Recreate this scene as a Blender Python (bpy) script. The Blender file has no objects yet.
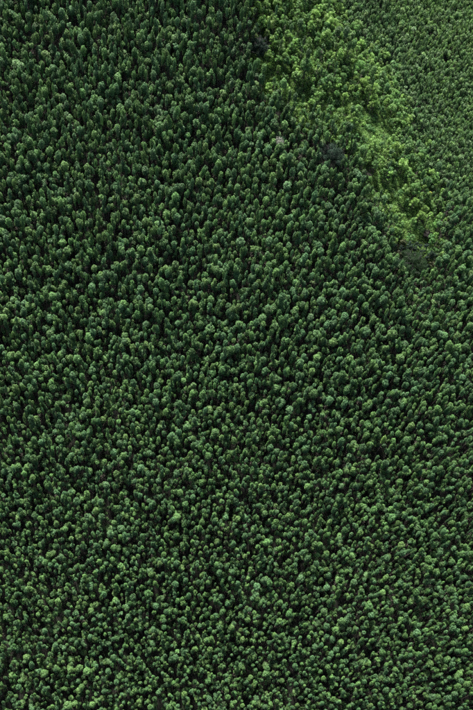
import bpy, math
import numpy as np
from mathutils import Matrix, Vector

# ---------------------------------------------------------------- camera
FW, FH, FPX = 473.0, 710.0, 800.0           # frame the numbers below are given in
VP = (150.0, 835.0)                          # where plumb lines meet (nadir)
DIST = 325.0
_d = Vector(((VP[0]-FW/2)/FPX, -(VP[1]-FH/2)/FPX, -1.0)).normalized()
_wz = -_d
_wx = (Vector((1, 0, 0)) - _wz*_wz.x).normalized()
_wy = _wz.cross(_wx)
ROT = Matrix((_wx, _wy, _wz))                # camera -> world
LOOK = ROT @ Vector((0, 0, -1))
CAM = -LOOK*DIST
scene = bpy.context.scene
cd = bpy.data.cameras.new('camera')
cd.sensor_fit = 'VERTICAL'; cd.sensor_height = 24.0; cd.lens = 24.0*FPX/FH
cd.clip_start = 1.0; cd.clip_end = 6000.0
cam = bpy.data.objects.new('camera', cd)
cam.matrix_world = Matrix.Translation(CAM) @ ROT.to_4x4()
scene.collection.objects.link(cam); scene.camera = cam

# ---------------------------------------------------------------- sky, sun, exposure
SUN_EL, SUN_AZ = 56.0, -18.0                 # azimuth clockwise from +Y
w = bpy.data.worlds.new('World'); scene.world = w; w.use_nodes = True
nt = w.node_tree
sky = nt.nodes.new('ShaderNodeTexSky'); sky.sky_type = 'NISHITA'; sky.sun_disc = False
sky.sun_elevation = math.radians(SUN_EL); sky.sun_rotation = math.radians(SUN_AZ)
sky.air_density = 1.0; sky.dust_density = 6.0; sky.ozone_density = 1.0
nt.links.new(sky.outputs[0], nt.nodes['Background'].inputs[0])
nt.nodes['Background'].inputs[1].default_value = 0.05
sl = bpy.data.lights.new('sun', 'SUN'); sl.energy = 4.6; sl.angle = math.radians(9)
sl.color = (1.0, 0.94, 0.82)
so = bpy.data.objects.new('sun', sl)
el, az = math.radians(SUN_EL), math.radians(SUN_AZ)
sdir = Vector((math.sin(az)*math.cos(el), math.cos(az)*math.cos(el), math.sin(el)))
so.rotation_euler = sdir.to_track_quat('Z', 'Y').to_euler(); so.location = (0, 0, 400)
scene.collection.objects.link(so)
scene.view_settings.view_transform = 'Standard'; scene.view_settings.look = 'None'
scene.view_settings.exposure = 2.25; scene.view_settings.gamma = 1.0
scene.view_settings.use_curve_mapping = False
scene.cycles.max_bounces = 5; scene.cycles.diffuse_bounces = 3
scene.cycles.transmission_bounces = 3; scene.cycles.glossy_bounces = 1
scene.cycles.use_denoising = False

# ---------------------------------------------------------------- terrain function
def softplus(t, k):
    return k*np.logaddexp(0.0, np.asarray(t, float)/k)
RN = (0.854, 0.52); R0 = (15.0, 139.0)       # crest line: normal and a point of it
def crest(x, y):
    return (x-R0[0])*RN[0] + (y-R0[1])*RN[1]
def zf(x, y):
    x = np.asarray(x, float); y = np.asarray(y, float)
    ye = y - softplus(y-290, 25) + softplus(-240-y, 25)
    s = crest(x, y); sp = softplus(s, 12); sp = sp - softplus(sp-190, 30)
    z = 0.5*ye + 0.05*np.clip(x, -300, 300) - 0.72*sp
    z = z + 1.3*np.sin(x/19.0+1.0)*np.cos(y/27.0) + 0.9*np.sin(y/15.0+x/33.0) + 0.35*np.sin(x/6.1)*np.sin(y/7.3+2)
    return z
R3 = np.array(ROT)
CAMV = np.array(CAM)
def project(P):
    q = (np.asarray(P, float)-CAMV) @ R3     # world -> camera
    dep = -q[..., 2]
    return FW/2 + FPX*q[..., 0]/dep, FH/2 - FPX*q[..., 1]/dep, dep
def ground_at(px, py, h=0.0):
    d = R3 @ np.array([(px-FW/2)/FPX, -(py-FH/2)/FPX, -1.0])
    a, b = 60.0, 900.0
    f = lambda t: (CAMV+d*t)[2] - float(zf(*(CAMV+d*t)[:2])) - h
    t = a
    while t < b and f(t) > 0: t += 2.0
    lo, hi = t-2.0, t
    for _ in range(30):
        m = (lo+hi)/2
        if f(m) > 0: lo = m
        else: hi = m
    p = CAMV+d*hi
    return float(p[0]), float(p[1])
def inside(poly, x, y):
    r = np.zeros(np.shape(x), bool); n = len(poly)
    for i in range(n):
        (x0, y0), (x1, y1) = poly[i], poly[i-1]
        c = (y0 > y) != (y1 > y)
        r ^= c & (x < (x1-x0)*(y-y0)/((y1-y0) if y1 != y0 else 1e-9)+x0)
    return r
def warp(x, y, a=5.0):
    if a > 4: j = np.random.default_rng(len(x)); x = x+j.normal(0, 2.2, len(x)); y = y+j.normal(0, 2.2, len(x))
    return x+a*vnoise(x, y, 17, 91)+.5*a*vnoise(x, y, 6, 92), y+a*vnoise(x, y, 17, 93)+.5*a*vnoise(x, y, 6, 94)
def vnoise(x, y, sc, seed):
    r = np.random.default_rng(seed); v = 0
    for _ in range(5):
        a = r.uniform(0, 6.283); k = r.uniform(.6, 1.5)/sc; p = r.uniform(0, 6.283)
        v = v + np.sin((x*math.cos(a)+y*math.sin(a))*k*6.283+p)
    return v/2.5

# ---------------------------------------------------------------- materials
def mat_leaf(name, col, var=0.25, transl=0.22, rough=0.5, spec=0.4):
    m = bpy.data.materials.new(name); m.use_nodes = True
    t = m.node_tree; N = t.nodes; L = t.links
    b = N['Principled BSDF']; out = N['Material Output']
    at = N.new('ShaderNodeAttribute'); at.attribute_name = 'tint'
    oi = N.new('ShaderNodeObjectInfo')
    mr = N.new('ShaderNodeMapRange'); mr.inputs['To Min'].default_value = 1-var; mr.inputs['To Max'].default_value = 1+var
    L.new(at.outputs['Fac'], mr.inputs['Value'])
    hs = N.new('ShaderNodeHueSaturation'); hs.inputs['Color'].default_value = (*col, 1)
    hm = N.new('ShaderNodeMapRange'); hm.inputs['To Min'].default_value = .491; hm.inputs['To Max'].default_value = .509
    L.new(oi.outputs['Random'], hm.inputs['Value']); L.new(hm.outputs[0], hs.inputs['Hue'])
    vm = N.new('ShaderNodeMapRange'); vm.inputs['To Min'].default_value = .72; vm.inputs['To Max'].default_value = 1.3
    mu = N.new('ShaderNodeMath'); mu.operation = 'MULTIPLY'; mu.inputs[1].default_value = 7.31
    fr = N.new('ShaderNodeMath'); fr.operation = 'FRACT'
    L.new(oi.outputs['Random'], mu.inputs[0]); L.new(mu.outputs[0], fr.inputs[0]); L.new(fr.outputs[0], vm.inputs['Value'])
    mm = N.new('ShaderNodeMath'); mm.operation = 'MULTIPLY'
    L.new(vm.outputs[0], mm.inputs[0]); L.new(mr.outputs[0], mm.inputs[1]); L.new(mm.outputs[0], hs.inputs['Value'])
    L.new(hs.outputs[0], b.inputs['Base Color'])
    b.inputs['Roughness'].default_value = rough; b.inputs['Specular IOR Level'].default_value = spec
    tr = N.new('ShaderNodeBsdfTranslucent'); L.new(hs.outputs[0], tr.inputs[0])
    mx = N.new('ShaderNodeMixShader'); mx.inputs[0].default_value = transl
    L.new(b.outputs[0], mx.inputs[1]); L.new(tr.outputs[0], mx.inputs[2]); L.new(mx.outputs[0], out.inputs[0])
    return m
def mat_noise(name, c1, c2, scale, rough=0.9, stretch=(1, 1, 1), bump=0.0, c3=None, scale3=0.05):
    m = bpy.data.materials.new(name); m.use_nodes = True
    t = m.node_tree; N = t.nodes; L = t.links; b = N['Principled BSDF']
    tc = N.new('ShaderNodeTexCoord'); mp = N.new('ShaderNodeMapping'); mp.inputs['Scale'].default_value = stretch
    no = N.new('ShaderNodeTexNoise'); no.inputs['Scale'].default_value = scale; no.inputs['Detail'].default_value = 6
    L.new(tc.outputs['Object'], mp.inputs[0]); L.new(mp.outputs[0], no.inputs[0])
    cr = N.new('ShaderNodeValToRGB'); cr.color_ramp.elements[0].position = .35; cr.color_ramp.elements[1].position = .65
    cr.color_ramp.elements[0].color = (*c1, 1); cr.color_ramp.elements[1].color = (*c2, 1)
    L.new(no.outputs[0], cr.inputs[0]); col = cr.outputs[0]
    L.new(col, b.inputs['Base Color']); b.inputs['Roughness'].default_value = rough
    if bump:
        bp = N.new('ShaderNodeBump'); bp.inputs['Strength'].default_value = bump; bp.inputs['Distance'].default_value = .1
        L.new(no.outputs[0], bp.inputs['Height']); L.new(bp.outputs[0], b.inputs['Normal'])
    return m
TONES = {'deep green': mat_leaf('leaf_deep_green', (.041, .100, .032)),
         'mid green': mat_leaf('leaf_mid_green', (.053, .124, .040)),
         'yellowish green': mat_leaf('leaf_yellowish_green', (.072, .147, .044)),
         'bluish green': mat_leaf('leaf_bluish_green', (.050, .120, .049)),
         'light green': mat_leaf('leaf_light_green', (.074, .162, .050))}
TN = list(TONES)
BTONES = {'bright yellow-green': mat_leaf('leaf_bright_yellow_green', (.116, .224, .050), transl=.3),
          'fresh green': mat_leaf('leaf_fresh_green', (.084, .182, .046), transl=.3),
          'soft green': mat_leaf('leaf_soft_green', (.056, .140, .040), transl=.3)}
BN = list(BTONES)
FTONES = {'grey-green': mat_leaf('leaf_grey_green', (.064, .136, .050)),
          'dusky green': mat_leaf('leaf_dusky_green', (.052, .112, .042)),
          'pale sage green': mat_leaf('leaf_sage_green', (.082, .160, .062)),
          'soft mid-green': mat_leaf('leaf_soft_mid_green', (.064, .142, .046)),
          'fresh light green': mat_leaf('leaf_fresh_light_green', (.090, .182, .050))}
FN = list(FTONES)
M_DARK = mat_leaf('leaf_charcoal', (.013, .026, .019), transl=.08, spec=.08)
M_BROWN = mat_leaf('leaf_olive_brown', (.034, .045, .016))
M_OLIVE = mat_leaf('leaf_dark_olive', (.010, .024, .010), transl=.1, spec=.1)
M_PURPLE = mat_leaf('twig_purple_grey', (.036, .034, .036))
M_YELLOW = mat_leaf('leaf_yellow', (.20, .23, .04))
M_UNDERGROWTH = mat_leaf('leaf_undergrowth', (.022, .045, .018))  # dark green leaf of the low undergrowth bushes
M_GREYTWIG = mat_leaf('twig_pale_grey', (.15, .165, .145))
M_DARKBARK = mat_noise('bark_charcoal', (.016, .017, .02), (.03, .03, .034), 3.0)
M_GRASS = mat_leaf('grass_blade', (.106, .210, .050), transl=.3)
M_BARK = mat_noise('bark_grey_brown', (.055, .048, .040), (.11, .098, .088), 3.0, stretch=(3, 3, .5), bump=.3)
M_DEADBARK = mat_noise('bark_bleached', (.17, .185, .16), (.28, .30, .27), 3.0, stretch=(3, 3, .5), bump=.3)
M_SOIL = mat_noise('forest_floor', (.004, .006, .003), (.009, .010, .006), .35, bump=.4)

# ---------------------------------------------------------------- geometry helpers
class Geo:
    def __init__(s): s.v = []; s.f = []; s.t = []; s.n = 0
    def add(s, v, f, t):
        v = np.asarray(v, float); s.v.append(v); s.f += [[i+s.n for i in q] for q in f]
        s.t.append(np.broadcast_to(np.asarray(t, float), (len(v),))); s.n += len(v)
    def tube(s, pts, rad, n=6, t=.5):
        pts = np.asarray(pts, float); V = []; F = []
        for i, p in enumerate(pts):
            a = pts[min(i+1, len(pts)-1)]-pts[max(i-1, 0)]; a = a/np.linalg.norm(a)
            u = np.cross(a, [0.31, .95, .05]); u /= np.linalg.norm(u); w_ = np.cross(a, u)
            for k in range(n):
                g = 2*math.pi*k/n; V.append(p+rad[i]*(u*math.cos(g)+w_*math.sin(g)))
        for i in range(len(pts)-1):
            for k in range(n):
                F.append([i*n+k, i*n+(k+1) % n, (i+1)*n+(k+1) % n, (i+1)*n+k])
        F.append(list(range(n))[::-1]); F.append([(len(pts)-1)*n+k for k in range(n)])
        s.add(V, F, t)
    def leaves(s, rng, blobs, dens, ln, wd, jit=.46, cull=True):
        C = np.array([b[0] for b in blobs]); R = np.array([b[1] for b in blobs]); Z = np.array([b[2] if len(b) > 2 else 1.0 for b in blobs])
        P = []; D = []; T = []
        for i in range(len(C)):
            n = max(4, int(dens*4*math.pi*R[i]**2))
            d = rng.normal(size=(n, 3)); d /= np.linalg.norm(d, axis=1)[:, None]
            d = d[(d[:, 2] > -.55) | (rng.random(n) < .4)]
            p = C[i]+d*R[i]*np.array([1, 1, Z[i]])*(rng.uniform(.70, 1.08, (len(d), 1))+.32*(rng.random((len(d), 1)) < .12)*rng.random((len(d), 1)))
            if cull:
                q = (p[:, None, :]-C[None])/np.stack([R, R, R*Z], 1)[None]
                ins = (np.einsum('ijk,ijk->ij', q, q) < .62); ins[:, i] = False
                k = ~ins.any(1); p = p[k]; d = d[k]
            bt = rng.uniform(.05, .95)
            P.append(p); D.append(d); T.append(np.clip(bt+rng.normal(0, .18, len(p)), 0, 1))
        P = np.concatenate(P); D = np.concatenate(D); T = np.concatenate(T); n = len(P)
        N_ = D+jit*rng.normal(size=(n, 3)); N_ /= np.linalg.norm(N_, axis=1)[:, None]
        U = np.cross(N_, rng.normal(size=(n, 3))); U /= np.linalg.norm(U, axis=1)[:, None]
        W = np.cross(N_, U)
        a = ln*rng.uniform(.7, 1.3, (n, 1))/2; b = wd*rng.uniform(.7, 1.3, (n, 1))/2
        V = np.stack([P-U*a, P+W*b-U*a*.2, P+U*a, P-W*b-U*a*.2], 1).reshape(-1, 3)
        F = np.arange(4*n).reshape(-1, 4).tolist()
        s.add(V, F, np.repeat(T, 4))
    def mesh(s, name, mats):
        return make_mesh(name, [s], mats)
def make_mesh(name, geos, mats):
    me = bpy.data.meshes.new(name); V = []; F = []; T = []; I = []; n = 0
    for gi, g in enumerate(geos):
        V += g.v; F += [[i+n for i in q] for q in g.f]; T += list(g.t); I += [gi]*len(g.f); n += g.n
    me.from_pydata(np.concatenate(V).tolist(), [], F)
    a = me.attributes.new('tint', 'FLOAT', 'POINT'); a.data.foreach_set('value', np.concatenate(T).astype(np.float32))
    for m in mats: me.materials.append(m)
    if len(geos) > 1: me.polygons.foreach_set('material_index', np.array(I, dtype=np.int32))
    me.update(); return me
COL = scene.collection
def obj(name, me, parent=None, mat=None):
    o = bpy.data.objects.new(name, me); COL.objects.link(o); o.parent = parent
    if mat is not None:
        o.material_slots[0].link = 'OBJECT'; o.material_slots[0].material = mat
    return o
def tag(o, label=None, cat=None, group=None, kind=None):
    for k, v in (('label', label), ('category', cat), ('group', group), ('kind', kind)):
        if v: o[k] = v
    return o
def empty(name, loc, rz=0.0, tilt=(0, 0), sc=1.0):
    o = bpy.data.objects.new(name, None); COL.objects.link(o)
    o.location = loc; o.rotation_euler = (tilt[0], tilt[1], rz); o.scale = (sc, sc, sc) if np.isscalar(sc) else sc
    o.empty_display_size = .5
    return o

# ---------------------------------------------------------------- tree makers (each returns trunk Geo, crown Geo)
def trunk_geo(rng, H, r0, r1, limbs, zlo, zhi, reach, bend=.15):
    g = Geo(); zs = np.linspace(-.4, H, 8); off = np.cumsum(rng.normal(0, bend*.4, (8, 2)), 0); off[0] = 0
    off -= np.linspace(0, 1, 8)[:, None]*off[-1]*.7
    g.tube([(off[i, 0], off[i, 1], zs[i]) for i in range(8)], np.linspace(r0, r1, 8), 7)
    for k in range(limbs):
        z = rng.uniform(zlo, zhi); a = rng.uniform(0, 6.283); L = reach*rng.uniform(.5, 1)*(1.15-.6*(z-zlo)/max(zhi-zlo, .1))
        i = np.interp(z, zs, np.arange(8)); ox = np.interp(z, zs, off[:, 0]); oy = np.interp(z, zs, off[:, 1])
        c, s_ = math.cos(a), math.sin(a)
        g.tube([(ox, oy, z), (ox+c*L*.5, oy+s_*L*.5, z+.22*L), (ox+c*L, oy+s_*L, z+.5*L)], [r0*.28, r0*.18, r0*.08], 4)
    return g
def column_blobs(rng, top, R, L, br, cx=0, cy=0):
    B = [((cx+rng.normal(0, .05), cy+rng.normal(0, .05), top-br*.8), br*.95), ((cx+rng.normal(0, .1), cy+rng.normal(0, .1), top-br*rng.uniform(-.3, .3)), br*.5, 1.4)]
    z = top-br*1.0; u = 0
    while True:
        z -= br*rng.uniform(.85, 1.15); u = (top-z)/L
        if u > .97: break
        r = R*min(1.0, (u/.30)**.42)*(1-.38*max(0, u-.5)/.5)
        rr = max(r-br*.75, .1); n = max(3, int(round(2*math.pi*rr/(br*1.25)))); a0 = rng.uniform(0, 6.28)
        for k in range(n):
            if rng.random() < .18+.25*max(0, u-.6): continue
            a = a0+6.283*k/n+rng.normal(0, .2); q = rr*rng.uniform(.65, 1.32)
            B.append(((cx+q*math.cos(a), cy+q*math.sin(a), z+rng.normal(0, br*.35)), br*rng.uniform(.65, 1.25)))
    return B
SHAPES = ['slender column', 'rounded dome', 'broad knobbly', 'twin-topped', 'short round']
def plantation_tree(rng, shape):
    H = {'slender column': 15.5, 'rounded dome': 14.5, 'broad knobbly': 15.0, 'twin-topped': 14.6, 'short round': 13.5}[shape]
    cr = Geo()
    if shape == 'slender column': B = column_blobs(rng, H, .62, 4.7, .29)
    elif shape == 'rounded dome': B = column_blobs(rng, H, .76, 3.6, .34)
    elif shape == 'broad knobbly': B = column_blobs(rng, H, 1.06, 4.4, .40)
    elif shape == 'short round': B = column_blobs(rng, H, .68, 2.4, .31)
    else:
        a = rng.uniform(0, 6.28); q = .55
        B = column_blobs(rng, H, .60, 3.8, .30, q*math.cos(a), q*math.sin(a)) + column_blobs(rng, H-rng.uniform(.6, 1.4), .57, 3.2, .30, -q*math.cos(a), -q*math.sin(a))
    cr.leaves(rng, B, 70, .20, .115)
    tr = trunk_geo(rng, H-.8, .15, .035, 16, H-5, H-1.2, 1.0)
    for k in range(7):                        # short dead stubs below the crown
        z = rng.uniform(4, H-6.5); a = rng.uniform(0, 6.28); l = rng.uniform(.3, .8)
        tr.tube([(0, 0, z), (l*math.cos(a), l*math.sin(a), z+.1)], [.025, .012], 4)
    return tr, cr, H
def broadleaf_tree(rng, H, R):
    B = []; n = rng.integers(13, 20)
    for k in range(n):
        a = rng.uniform(0, 6.28); q = R*math.sqrt(rng.random())*.85; zz = H-.7-(q/R)**2*H*.28-rng.random()*H*.16
        B.append(((q*math.cos(a), q*math.sin(a), zz), R*rng.uniform(.24, .42), .75))
    for k in range(8):
        a = rng.uniform(0, 6.28); q = R*.7
        B.append(((q*math.cos(a), q*math.sin(a), H*rng.uniform(.42, .62)), R*rng.uniform(.22, .34), .8))
    cr = Geo(); cr.leaves(rng, B, 34, .30, .17)
    tr = trunk_geo(rng, H-.9, .14, .05, 10, H*.3, H*.75, R*.8, .3)
    return tr, cr, H
def slender_tree(rng, H, R, L):
    cr = Geo(); cr.leaves(rng, column_blobs(rng, H, R, L, R*.42), 46, .23, .12)
    return trunk_geo(rng, H-.6, .10, .03, 8, H-L, H-1, R), cr, H
def shrub_geo(rng, R, h, dens=34, ln=.26, wd=.14):
    B = []
    for k in range(rng.integers(7, 12)):
        a = rng.uniform(0, 6.28); q = R*math.sqrt(rng.random())*.8
        B.append(((q*math.cos(a), q*math.sin(a), h*rng.uniform(.35, .8)*(1-.4*q/R)), R*rng.uniform(.26, .42), .8))
    cr = Geo(); cr.leaves(rng, B, dens, ln, wd)
    st = Geo()
    for k in range(6):
        a = rng.uniform(0, 6.28); l = R*.6
        st.tube([(0, 0, -.3), (l*.3*math.cos(a), l*.3*math.sin(a), h*.35), (l*math.cos(a), l*math.sin(a), h*.7)], [.05, .04, .015], 4)
    return st, cr
def grass_clump(rng, n=26, h=.9):
    g = Geo(); V = []; F = []
    for k in range(n):
        a = rng.uniform(0, 6.28); q = .45*math.sqrt(rng.random()); b = rng.uniform(0, 6.28); hh = h*rng.uniform(.5, 1.1); le = hh*rng.uniform(.2, .8)
        o = np.array([q*math.cos(a), q*math.sin(a), -.05]); s_ = np.array([-math.sin(b), math.cos(b), 0])*.05; f = np.array([math.cos(b), math.sin(b), 0])
        i = len(V); V += [o-s_, o+s_, o+f*le*.35+s_*.8+[0, 0, hh*.65], o+f*le*.35-s_*.8+[0, 0, hh*.65], o+f*le+[0, 0, hh*.9]]
        F += [[i, i+1, i+2, i+3], [i+3, i+2, i+4]]
    g.add(V, F, np.repeat(rng.random(n), 5)); return g

# ---------------------------------------------------------------- ground sheet
def axis(lo, hi, a, b, st):
    c = np.arange(a, b+.1, st); o1 = a-np.geomspace(1, a-lo+1, 14)[1:]+1; o2 = b+np.geomspace(1, hi-b+1, 14)[1:]-1
    return np.concatenate([o1[::-1], c, o2])
gx = axis(-2000, 2000, -210, 300, 3.5); gy = axis(-2000, 2000, -240, 340, 3.5)
X, Y = np.meshgrid(gx, gy); Z = zf(X, Y)
nx, ny = len(gx), len(gy)
V = np.stack([X, Y, Z], -1).reshape(-1, 3)
F = [[j*nx+i, j*nx+i+1, (j+1)*nx+i+1, (j+1)*nx+i] for j in range(ny-1) for i in range(nx-1)]
gm = bpy.data.meshes.new('hillside_ground'); gm.from_pydata(V.tolist(), [], F); gm.materials.append(M_SOIL)
gm.polygons.foreach_set('use_smooth', np.ones(len(F), bool)); gm.update()
go = obj('hillside_ground', gm); tag(go, 'dark brown forest floor of the wooded hillside', 'ground', kind='structure')

# ---------------------------------------------------------------- zones, as polygons on the hillside
def zone(pts, h): return [ground_at(px, py, h) for px, py in pts]
BANDPX = ([(268, -60), (318, -60), (348, 10), (374, 45), (402, 85), (417, 130), (430, 165), (443, 200), (455, 236), (430, 262), (412, 250), (388, 224),
             (372, 190), (352, 152), (330, 124), (296, 112), (262, 92), (248, 60), (254, 20)])
BAND = zone(BANDPX, 6); BAND_HI = zone(BANDPX, 12)
CLEARPX = ([(358, 166), (370, 168), (380, 180), (394, 184), (408, 192), (420, 206), (432, 224), (430, 240), (418, 240), (408, 226), (398, 208), (382, 194), (368, 184)])
CLEAR = zone(CLEARPX, 1); VIEWED = [zone(CLEARPX, h_) for h_ in (4, 7, 10)]
HOLLOW = zone([(392, 246), (408, 240), (426, 246), (436, 262), (428, 280), (410, 286), (396, 276), (388, 262)], 4)
GLADEPX = [[(256, 64), (270, 64), (290, 72), (292, 82), (276, 82), (260, 76)], [(284, 87), (298, 88), (308, 96), (302, 102), (288, 98)],
           [(360, 116), (374, 116), (388, 128), (392, 144), (380, 146), (366, 134)], [(318, 98), (340, 98), (366, 106), (364, 113), (338, 110), (320, 106)],
           [(296, 34), (312, 40), (318, 52), (306, 54), (294, 46)]]
GLADES = [zone(g_, h_) for g_ in GLADEPX for h_ in (1, 4, 7)]
def in_glade(x, y):
    k = np.zeros(len(x), bool); xw, yw = warp(x, y, 1.6)
    for g_ in GLADES: k |= inside(g_, xw, yw)
    return k
FAR = zone([(300, -80), (326, 15), (354, 45), (384, 82), (400, 128), (420, 165), (462, 215), (600, 330), (600, -80)], 7)

# landmark spots (plan positions)
LM = {k: ground_at(*v) for k, v in {
    'dead': (280, 140, 14), 'deadmate': (272, 143, 8), 'charcoal': (331, 156, 10), 'charcoal2': (260, 44, 10), 'purple': (367, 178, 1),
    'purple2': (427, 236, 1), 'pole1': (263, 262, 4), 'pole2': (52, 134, 6), 'pole3': (178, 567, 8), 'pole4': (300, 270, 4), 'hollow': (411, 264, 6), 'accent': (381, 446, 13), 'yellow1': (405, 187, 3), 'yellow2': (431, 191, 5)}.items()}
KEEP = {'accent': 1.8, 'dead': 1.8, 'charcoal': 5.8, 'charcoal2': 4.0, 'purple': 2.2, 'purple2': 2.2, 'yellow1': 1.6, 'yellow2': 1.6, 'deadmate': 1.6}

def in_frame(x, y, h, m):
    u, v, _ = project(np.stack([x, y, zf(x, y)+h], -1))
    return (u > -m) & (u < FW+m) & (v > -m) & (v < FH+m)
def scatter(seed, sp, jit, lo=(-330, -330), hi=(430, 430)):
    r = np.random.default_rng(seed); P = []
    n = int((hi[1]-lo[1])/(sp*.866))
    ys = lo[1]+np.arange(n)*sp*.866; xs = np.arange(lo[0], hi[0], sp)
    x, y = np.meshgrid(xs, ys); x = x+(np.arange(n)[:, None] % 2)*sp/2
    c, s_ = math.cos(.4), math.sin(.4)
    x = x+r.uniform(-jit, jit, x.shape)*sp; y = y+r.uniform(-jit, jit, y.shape)*sp
    x, y = x.ravel(), y.ravel()
    return c*(x-30)-s_*(y-40)+30, s_*(x-30)+c*(y-40)+40, r
def clear_of_landmarks(x, y, f=1.0):
    k = np.ones(len(x), bool)
    for n, rad in KEEP.items():
        k &= np.hypot(x-LM[n][0], y-LM[n][1]) > rad*f
    return k

# ---------------------------------------------------------------- prototypes
rng = np.random.default_rng(11)
PL = []                                       # (shape, trunk mesh, crown mesh, H, trunk geo, crown geo)
for sh, cnt in zip(SHAPES, (3, 4, 3, 2, 2)):
    for k in range(cnt):
        t_, c_, H_ = plantation_tree(rng, sh)
        PL.append((sh, t_.mesh('plantation_trunk', [M_BARK]), c_.mesh('plantation_crown', [TONES['mid green']]), H_, t_, c_))
BL = []
for k in range(7):
    t_, c_, H_ = broadleaf_tree(rng, rng.uniform(6, 9), rng.uniform(1.1, 1.9))
    BL.append((t_.mesh('broadleaf_trunk', [M_BARK]), c_.mesh('broadleaf_crown', [BTONES['fresh green']]), H_, t_, c_))
SL = []
for k in range(6):
    t_, c_, H_ = slender_tree(rng, rng.uniform(4.2, 7.5), rng.uniform(.40, .64), rng.uniform(2.0, 3.6))
    SL.append((t_.mesh('slender_trunk', [M_BARK]), c_.mesh('slender_crown', [FTONES['grey-green']]), H_, t_, c_))
SH = []
for k in range(6):
    s_, c_ = shrub_geo(rng, rng.uniform(.9, 1.6), rng.uniform(1.1, 2.0))
    SH.append((s_.mesh('shrub_stems', [M_BARK]), c_.mesh('shrub_foliage', [BTONES['fresh green']]), s_, c_))

# ---------------------------------------------------------------- scatter of masses (geometry nodes on a point mesh)
def mass(name, protos, x, y, z, idx, rz, sc, label, cat, tilt=None):
    me = bpy.data.meshes.new(name); n = len(x)
    me.from_pydata(np.stack([x, y, z], 1).tolist(), [], [])
    rot = np.zeros((n, 3)); rot[:, 2] = rz
    if tilt is not None: rot[:, :2] = tilt
    for nm, ty, key, arr in (('pick', 'INT', 'value', np.asarray(idx, np.int32)), ('turn', 'FLOAT_VECTOR', 'vector', rot.astype(np.float32).ravel()),
                             ('size', 'FLOAT_VECTOR', 'vector', np.asarray(sc, np.float32).ravel())):
        a = me.attributes.new(nm, ty, 'POINT'); a.data.foreach_set(key, arr)
    o = obj(name, me)
    ng = bpy.data.node_groups.new(name, 'GeometryNodeTree')
    ng.interface.new_socket('Geometry', in_out='INPUT', socket_type='NodeSocketGeometry')
    ng.interface.new_socket('Geometry', in_out='OUTPUT', socket_type='NodeSocketGeometry')
    N = ng.nodes; L = ng.links
    gi = N.new('NodeGroupInput'); gout = N.new('NodeGroupOutput'); jn = N.new('GeometryNodeJoinGeometry')
    for p in protos:
        po = bpy.data.objects.new(p.name, p)
        oi = N.new('GeometryNodeObjectInfo'); oi.inputs['Object'].default_value = po; oi.inputs['As Instance'].default_value = False
        g2 = N.new('GeometryNodeGeometryToInstance'); L.new(oi.outputs['Geometry'], g2.inputs[0]); L.new(g2.outputs[0], jn.inputs[0])
    ip = N.new('GeometryNodeInstanceOnPoints'); ip.inputs['Pick Instance'].default_value = True
    def attr(nm, ty):
        a = N.new('GeometryNodeInputNamedAttribute'); a.data_type = ty; a.inputs['Name'].default_value = nm; return a.outputs['Attribute']
    L.new(gi.outputs[0], ip.inputs['Points']); L.new(jn.outputs[0], ip.inputs['Instance'])
    L.new(attr('pick', 'INT'), ip.inputs['Instance Index'])
    er = N.new('FunctionNodeEulerToRotation'); L.new(attr('turn', 'FLOAT_VECTOR'), er.inputs[0]); L.new(er.outputs[0], ip.inputs['Rotation'])
    L.new(attr('size', 'FLOAT_VECTOR'), ip.inputs['Scale'])
    L.new(ip.outputs[0], gout.inputs[0])
    m = o.modifiers.new('scatter', 'NODES'); m.node_group = ng
    tag(o, label, cat, kind='stuff'); return o

# ---------------------------------------------------------------- labels that single out
COLS = ['left edge', 'left', 'left of centre', 'right of centre', 'right', 'right edge']
ROWS = ['very top', 'top part', 'upper part', 'upper middle', 'middle', 'lower middle', 'lower part', 'bottom part', 'very bottom']
def place_words(u, v):
    c = COLS[int(np.clip(u/FW*6, 0, 5))]; r = ROWS[int(np.clip(v/FH*9, 0, 8))]
    return c, r
ORD = ['', 'second', 'third', 'fourth', 'fifth', 'sixth', 'seventh', 'eighth', 'ninth', 'tenth', 'eleventh', 'twelfth']
def give_labels(items, cat, group, made):
    """items: (object, u, v, text); made(text, column, row) writes the label, ties are told apart by their order from the left"""
    by = {}
    for o, u, v, text in items:
        by.setdefault(made(text, *place_words(u, v)), []).append((u, v, o))
    for lab, L_ in by.items():
        L_.sort(key=lambda t: t[0])
        for i, (u, v, o) in enumerate(L_):
            if len(L_) == 1: q = lab
            elif i == 0: q = lab+', leftmost'
            elif i == len(L_)-1: q = lab+', rightmost'
            else: q = lab+', '+(ORD[i] if i < len(ORD) else str(i+1)+'th')+' from left'
            tag(o, q, cat, group)

# ---------------------------------------------------------------- plantation trees
x, y, r = scatter(3, 2.14, .42)
keep = in_frame(x, y, 9, 95) & ~inside(FAR, *warp(x, y)) & clear_of_landmarks(x, y)
keep &= ~inside(CLEAR, *warp(x, y, 2.6)) & ~inside(HOLLOW, x, y)
for q_ in VIEWED: keep &= ~inside(q_, x, y)
keep &= ~in_glade(x, y)
nb = inside(BAND, *warp(x, y)) | inside(BAND_HI, *warp(x, y)); keep &= ~nb | (r.random(len(x)) < .09)
u0, v0, _ = project(np.stack([x, y, zf(x, y)+11], -1))
thin = .09+.10*np.clip((-x-10)/50, 0, 1)*np.clip((-y-20)/60, 0, 1)+.10*np.clip((-x-10)/60, 0, 1)*np.clip((y-40)/60, 0, 1)
keep &= r.random(len(x)) > thin+.10*np.clip(vnoise(x, y, 26, 5)-.6, 0, 1)
x, y = x[keep], y[keep]; n = len(x)
size = np.clip(r.normal(.88, .19, n), .5, 1.5)*(1-.2*np.clip((10-y)/120, 0, 1))
size *= 1+.05*vnoise(x, y, 40, 8)
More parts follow.
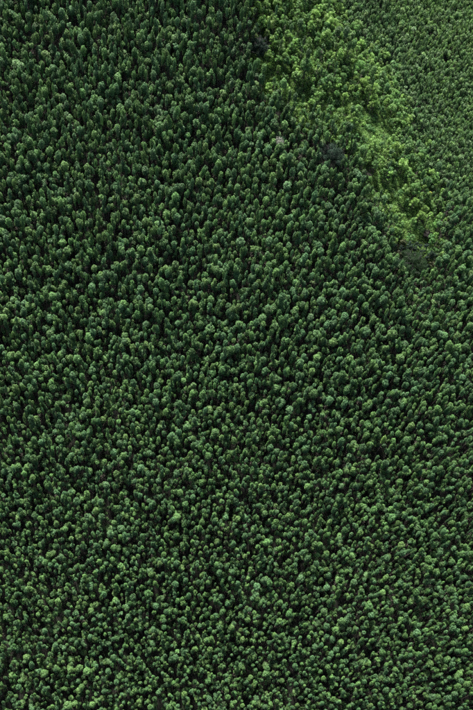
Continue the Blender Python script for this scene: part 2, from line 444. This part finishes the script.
hs = np.clip(r.normal(1.0, .12, n)+.05*vnoise(x, y, 22, 19), .6, 1.28)
shape_w = np.array([.10]*3+[.095]*4+[.055]*3+[.06]*2+[.10]*2); shape_w /= shape_w.sum()
pk = r.choice(len(PL), n, p=shape_w)
tq = vnoise(x, y, 34, 14)*.35+r.normal(0, .6, n); tone = np.where(r.random(n) < .15, 3, np.digitize(tq, [-.35, .62]))
for dx_, pr_ in ((-45, .12), (-20, .3), (0, .5)):
    k_ = inside(zone([(a+dx_, b+abs(dx_)*.4) for a, b in BANDPX], 12), x, y); tone = np.where(k_ & (r.random(n) < pr_), 4, tone)
rz = r.uniform(0, 6.283, n); tl = r.normal(0, .055, (n, 2)); z = zf(x, y)
Hs = np.array([p[3] for p in PL])[pk]*hs
u, v, dep = project(np.stack([x, y, z+Hs-1.5], -1))
Rb = np.array([{'slender column': .62, 'rounded dome': .76, 'broad knobbly': 1.06, 'twin-topped': 1.1, 'short round': .68}[p[0]] for p in PL])[pk]*size
score = Rb/dep*(1+1.2*(hs-1)/.1*.15)
vis = (u > 6) & (u < FW-6) & (v > 6) & (v < FH-6)
order = np.argsort(-np.where(vis, score, 0))[:300]
ind = np.zeros(n, bool); ind[order] = True
items = []
SW = {'slender column': 'slender column-crowned', 'rounded dome': 'dome-crowned', 'broad knobbly': 'broad knobbly-crowned', 'twin-topped': 'twin-topped', 'short round': 'short round-crowned'}
for i in order:
    p = PL[pk[i]]
    e = empty('plantation_tree', (x[i], y[i], z[i]), rz[i], tl[i], (size[i], size[i], hs[i]))
    obj('trunk', p[1], e); obj('crown', p[2], e, TONES[TN[tone[i]]])
    items.append((e, u[i], v[i], f'{TN[tone[i]]} {SW[p[0]]}'))
give_labels(items, 'tree', 'large trees of the dark plantation', lambda t, c, w_: f'large {t} tree, {w_}, {c}')
protos = [make_mesh('wood_tree', [p[4], p[5]], [M_BARK, TONES[t]]) for p in PL for t in TN]
rest = ~ind
mass('plantation_wood', protos, x[rest], y[rest], z[rest], pk[rest]*len(TN)+tone[rest], rz[rest], np.stack([size, size, hs], 1)[rest],
     'dense wood of small round-crowned dark green plantation trees covering the slope', 'wood', tl[rest])
# lower storey of the plantation: suppressed trees filling the gaps
x, y, r = scatter(5, 2.3, .48)
keep = in_frame(x, y, 6, 80) & ~inside(FAR, *warp(x, y)) & clear_of_landmarks(x, y) & ~inside(BAND, *warp(x, y)) & ~inside(BAND_HI, *warp(x, y)) & ~inside(CLEAR, *warp(x, y, 2.6)) & ~inside(HOLLOW, x, y)
for q_ in VIEWED[:2]: keep &= ~inside(q_, x, y)
x, y = x[keep], y[keep]; n = len(x)
s1 = np.clip(r.normal(.86, .15, n), .5, 1.2); s2 = np.clip(r.normal(.66, .14, n), .34, .92)
mass('plantation_lower_storey', protos, x, y, zf(x, y), r.integers(0, len(protos), n), r.uniform(0, 6.283, n), np.stack([s1, s1, s2], 1),
     'suppressed lower trees filling the dark gaps between the plantation crowns', 'wood', r.normal(0, .05, (n, 2)))

# ---------------------------------------------------------------- slope beyond the crest
x, y, r = scatter(7, 1.3, .48)
keep = in_frame(x, y, 7, 90) & inside(FAR, *warp(x, y)) & ~inside(BAND, *warp(x, y)) & (r.random(len(x)) > .08)
x, y = x[keep], y[keep]; n = len(x); z = zf(x, y)
size = np.clip(r.normal(1, .24, n), .5, 1.6); hs = np.clip(r.normal(1, .2, n)+.1*vnoise(x, y, 18, 44), .5, 1.5)
pk = r.integers(0, len(SL), n); tone = np.digitize(vnoise(x, y, 30, 31)*.6+r.normal(0, .45, n), [-.3, .45]); tone = np.array([1, 0, 2])[tone]
for dx_, pr_, hi_ in ((75, .16, 0), (42, .3, .08), (20, .45, .3)):
    q_ = zone([(a+dx_, b) for a, b in BANDPX], 6); k_ = inside(q_, x, y); tone = np.where(k_ & (r.random(n) < pr_), 3, tone); tone = np.where(k_ & (r.random(n) < hi_), 4, tone)
big = (r.random(n) < .05)*r.uniform(.2, .7, n); rz = r.uniform(0, 6.283, n); tl = r.normal(0, .04, (n, 2))
size = size+big
u, v, dep = project(np.stack([x, y, z+6*hs], -1))
vis = (u > 4) & (u < FW-4) & (v > 4) & (v < FH-4)
order = np.argsort(-np.where(vis, size*hs/dep, 0))[:120]
ind = np.zeros(n, bool); ind[order] = True; items = []
for i in order:
    p = SL[pk[i]]
    e = empty('slender_tree', (x[i], y[i], z[i]), rz[i], tl[i], (size[i], size[i], hs[i]))
    obj('trunk', p[0], e); obj('crown', p[1], e, FTONES[FN[tone[i]]])
    items.append((e, u[i], v[i], ('broad ' if size[i] > 1.18 else '')+('tall ' if hs[i] > 1.1 else '')+FN[tone[i]]))
give_labels(items, 'tree', 'slender trees on the slope beyond the crest', lambda t, c, w_: f'{t} slender tree beyond band, {w_}, {c}')
protos = [make_mesh('far_tree', [p[3], p[4]], [M_BARK, FTONES[t]]) for p in SL for t in FN]
rest = ~ind
mass('far_slope_wood', protos, x[rest], y[rest], z[rest], pk[rest]*len(FN)+tone[rest], rz[rest], np.stack([size, size, hs], 1)[rest],
     'fine-textured grey-green wood on the slope beyond the bright band', 'wood', tl[rest])

# ---------------------------------------------------------------- bright broadleaf trees of the band
x, y, r = scatter(21, 2.3, .46)
keep = in_frame(x, y, 5, 30) & (inside(BAND, *warp(x, y)) | inside(BAND_HI, *warp(x, y))) & (~(inside(VIEWED[1], x, y) | inside(VIEWED[0], x, y) | inside(CLEAR, *warp(x, y, 2.6)) | in_glade(x, y)) | (r.random(len(x)) < .15)) & ~inside(HOLLOW, x, y) & clear_of_landmarks(x, y)
x, y = x[keep], y[keep]; n = len(x); z = zf(x, y)
bright = .55*np.sin(crest(x, y)/4.6+1.2*vnoise(x, y, 30, 4))+.25*vnoise(x, y, 14, 6)+r.normal(0, .38, n)+.12
u, v, dep = project(np.stack([x, y, z+6], -1)); items = []
pk = r.integers(0, len(BL), n); tone = np.where(bright > .15, 0, np.where(bright > -.55, 1, 2)); ss = np.clip(r.normal(.84, .22, n), .42, 1.4); rz = r.uniform(0, 6.28, n)
vis = (u > 4) & (u < FW-4) & (v > 4) & (v < FH-4)
order = np.argsort(-np.where(vis, ss, 0))[:300]; rest = np.ones(n, bool); rest[order] = False
for i in order:
    k, tn, s_ = pk[i], tone[i], float(ss[i])
    e = empty('broadleaf_tree', (x[i], y[i], z[i]), rz[i], (0, 0), s_)
    obj('trunk', BL[k][0], e); obj('crown', BL[k][1], e, BTONES[BN[tn]])
    items.append((e, u[i], v[i], ('large ' if s_ > 1.08 else 'small ' if s_ < .88 else '')+BN[tn]))
mass('broadleaf_wood', [make_mesh('band_tree', [p[3], p[4]], [M_BARK, BTONES[t]]) for p in BL for t in BN], x[rest], y[rest], z[rest], (pk*3+tone)[rest], rz[rest], np.stack([ss, ss, ss], 1)[rest],
     'lesser broadleaf saplings filling in between the trees of the bright band', 'wood')
give_labels(items, 'tree', 'broadleaf trees of the bright band', lambda t, c, w_: f'{t} broadleaf tree, {w_}, {c}')

# ---------------------------------------------------------------- shrubs of the band and round the clearing
x, y, r = scatter(33, 3.1, .42)
keep = in_frame(x, y, 1, 20) & (inside(BAND, *warp(x, y)) | inside(VIEWED[0], x, y) | inside(VIEWED[2], x, y)) & (r.random(len(x)) < np.where(inside(CLEAR, *warp(x, y, 2.6)), .8, np.where(in_glade(x, y), .7, .2))) & clear_of_landmarks(x, y, .6) & ~inside(HOLLOW, x, y)
x, y = x[keep], y[keep]; n = len(x); z = zf(x, y); u, v, dep = project(np.stack([x, y, z+1], -1)); items = []
for i in range(n):
    k = r.integers(0, len(SH)); tn = r.choice(3, p=[.3, .4, .3]); s_ = r.uniform(.6, 1.5)
    e = empty('shrub', (x[i], y[i], z[i]), r.uniform(0, 6.28), (0, 0), s_)
    obj('stems', SH[k][0], e); obj('foliage', SH[k][1], e, BTONES[BN[tn]])
    where = 'in grassy clearing' if inside(CLEAR, np.array([x[i]]), np.array([y[i]]))[0] else 'under broadleaf trees'
    items.append((e, u[i], v[i], ('bushy ' if s_ > 1.05 else 'low ')+BN[tn]+' shrub '+where))
give_labels(items, 'shrub', 'shrubs of the bright band', lambda t, c, w_: f'{t}, {w_}, {c}')

# grass of the clearing and the band floor
x, y, r = scatter(41, .62, .5, (-100, -100), (260, 330))
keep = (inside(CLEAR, *warp(x, y, 2.6)) | inside(BAND, *warp(x, y)) | inside(VIEWED[0], x, y)) & in_frame(x, y, 0, 40)
x, y = x[keep], y[keep]; n = len(x)
gp = [grass_clump(rng).mesh('grass_clump', [M_GRASS]) for k in range(5)]
sc = r.uniform(.6, 1.4, n)*(1+.35*vnoise(x, y, 9, 61))
mass('meadow_grass', gp, x, y, zf(x, y), r.integers(0, 5, n), r.uniform(0, 6.28, n), np.stack([sc, sc, sc], 1), 'bright green tall grass growing in the clearing on the crest', 'grass')

# dark undergrowth under the trees
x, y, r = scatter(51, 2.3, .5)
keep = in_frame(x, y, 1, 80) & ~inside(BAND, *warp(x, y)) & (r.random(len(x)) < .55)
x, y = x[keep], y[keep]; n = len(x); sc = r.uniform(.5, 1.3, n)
mass('undergrowth', [make_mesh('undergrowth_bush', [p[2], p[3]], [M_BARK, M_UNDERGROWTH]) for p in SH], x, y, zf(x, y), r.integers(0, len(SH), n), r.uniform(0, 6.28, n),
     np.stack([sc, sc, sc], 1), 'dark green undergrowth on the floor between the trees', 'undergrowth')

# ---------------------------------------------------------------- landmark things
def at(k, dx=0, dy=0):
    a, b = LM[k][0]+dx, LM[k][1]+dy; return (a, b, float(zf(a, b)))
def bare_geo(rng, H, spread, r0, n, up=.5):
    tr = Geo(); tr.tube([(0, 0, -.4), (.1, .05, H*.35), (-.05, .12, H*.7), (.1, 0, H)], [r0, r0*.75, r0*.45, r0*.12], 7)
    br = Geo()
    for k in range(n):
        z = H*rng.uniform(.4, .95); a = rng.uniform(0, 6.28); L = spread*rng.uniform(.5, 1)*(1.3-z/H); c, s_ = math.cos(a), math.sin(a)
        p1 = np.array([c*L*.5, s_*L*.5, z+up*L*.4]); p2 = np.array([c*L, s_*L, z+up*L])
        br.tube([(0, 0, z), p1, p2], [r0*.35, r0*.22, r0*.08], 4)
        for q in range(4):
            b = a+rng.normal(0, .9); l = L*.45; st = p1+(p2-p1)*rng.random()
            br.tube([st, st+np.array([math.cos(b)*l, math.sin(b)*l, l*.5])], [r0*.14, r0*.05], 3)
    return tr, br
rng = np.random.default_rng(77)
t_, b_ = bare_geo(rng, 15.5, 2.6, .24, 34)
e = empty('dead_tree', at('dead')); obj('trunk', t_.mesh('dead_trunk', [M_DEADBARK]), e); obj('branches', b_.mesh('dead_branches', [M_DEADBARK]), e); c_ = Geo(); c_.leaves(rng, column_blobs(rng, 15.0, 1.6, 3.6, .5), 24, .3, .06, jit=1.2); obj('twigs', c_.mesh('dead_twigs', [M_GREYTWIG]), e)
tag(e, 'bleached grey bare dead tree standing out of the green crowns', 'tree')
p = PL[3]; e = empty('plantation_tree', at('deadmate'), 1, (0, 0), .95); obj('trunk', p[1], e); obj('crown', p[2], e, BTONES['bright yellow-green'])
tag(e, 'yellow-green plantation tree touching the bleached grey dead tree', 'tree')
def ragged(key, H, R, mat, label, tmat=M_BARK, name='ragged_tree', cat='tree', n=30):
    t_, b_ = bare_geo(rng, H, R*1.5, .22, n); B = []
    for k in range(60):
        a = rng.uniform(0, 6.28); q = R*math.sqrt(rng.random()); B.append(((q*math.cos(a), q*math.sin(a), H*rng.uniform(.5, 1.0)-(q/R)**2*H*.18), R*rng.uniform(.14, .26)))
    c_ = Geo(); c_.leaves(rng, B, 48, .26, .12, jit=.8)
    e = empty(name, at(key)); obj('trunk', t_.mesh('ragged_trunk', [tmat]), e); obj('branches', b_.mesh('ragged_branches', [tmat]), e); obj('crown', c_.mesh('ragged_crown', [mat]), e)
    tag(e, label, cat); return e
ragged('charcoal', 14.5, 5.6, M_DARK, 'wide charcoal-dark ragged tree among green crowns below the bright band', M_DARKBARK)
ragged('charcoal2', 13.0, 3.6, M_DARK, 'dark ragged tree at the upper left end of the bright band', M_DARKBARK)
ragged('purple', 3.2, 1.8, M_PURPLE, 'purple-grey withered bush at the upper end of the grassy clearing', name='withered_bush', cat='bush', n=18)
ragged('purple2', 3.4, 1.9, M_PURPLE, 'purple-grey withered bush at the lower end of the grassy clearing', name='withered_bush', cat='bush', n=18)
for key, lab in (('yellow1', 'small yellow-leaved tree on the upper edge of the grassy clearing'), ('yellow2', 'small yellow-leaved tree right of the grassy clearing among grey-green trees')):
    e = empty('yellow_tree', at(key), 0, (0, 0), .62); obj('trunk', BL[1][0], e); obj('crown', BL[1][1], e, M_YELLOW); tag(e, lab, 'tree')
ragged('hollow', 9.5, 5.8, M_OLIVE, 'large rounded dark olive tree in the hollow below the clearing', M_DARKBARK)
p = PL[0]; e = empty('plantation_tree', at('accent'), 2, (0, .03), (1.3, 1.3, 1.36)); obj('trunk', p[1], e); obj('crown', p[2], e, BTONES['bright yellow-green'])
tag(e, 'tall slender yellowish plantation tree rising above the crowns right of centre', 'tree')
# brown thicket in the hollow
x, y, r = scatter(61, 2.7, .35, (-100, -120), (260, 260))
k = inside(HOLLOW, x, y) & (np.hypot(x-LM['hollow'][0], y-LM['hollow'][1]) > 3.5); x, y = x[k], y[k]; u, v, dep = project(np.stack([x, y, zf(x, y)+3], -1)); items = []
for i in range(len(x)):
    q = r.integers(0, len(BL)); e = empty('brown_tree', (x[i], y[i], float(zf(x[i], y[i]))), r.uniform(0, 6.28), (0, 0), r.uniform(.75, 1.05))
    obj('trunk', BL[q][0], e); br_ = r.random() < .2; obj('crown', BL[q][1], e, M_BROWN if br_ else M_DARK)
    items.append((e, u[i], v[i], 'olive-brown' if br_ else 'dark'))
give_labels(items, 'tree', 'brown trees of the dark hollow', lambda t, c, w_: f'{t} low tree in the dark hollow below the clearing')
# bare stems
for key, H, tilt, lab in (('pole1', 11, (-.25, .75), 'pale bare fallen-over stem leaning to the right among mid-slope crowns'),
                          ('pole2', 12, (.1, .32), 'pale bare leaning stem in the gaps at the upper left edge'),
                          ('pole3', 9, (-.3, .8), 'thin grey bare stem leaning over the crowns, lower left'),
                          ('pole4', 8, (.2, -.7), 'thin pale bare stem leaning left, right of the centre')):
    t_, b_ = bare_geo(rng, H, .7, .13, 9, .3)
    e = empty('bare_stem', at(key), 0, tilt); obj('trunk', t_.mesh('stem', [M_DEADBARK]), e); obj('branches', b_.mesh('stem_twigs', [M_DEADBARK]), e); tag(e, lab, 'tree')
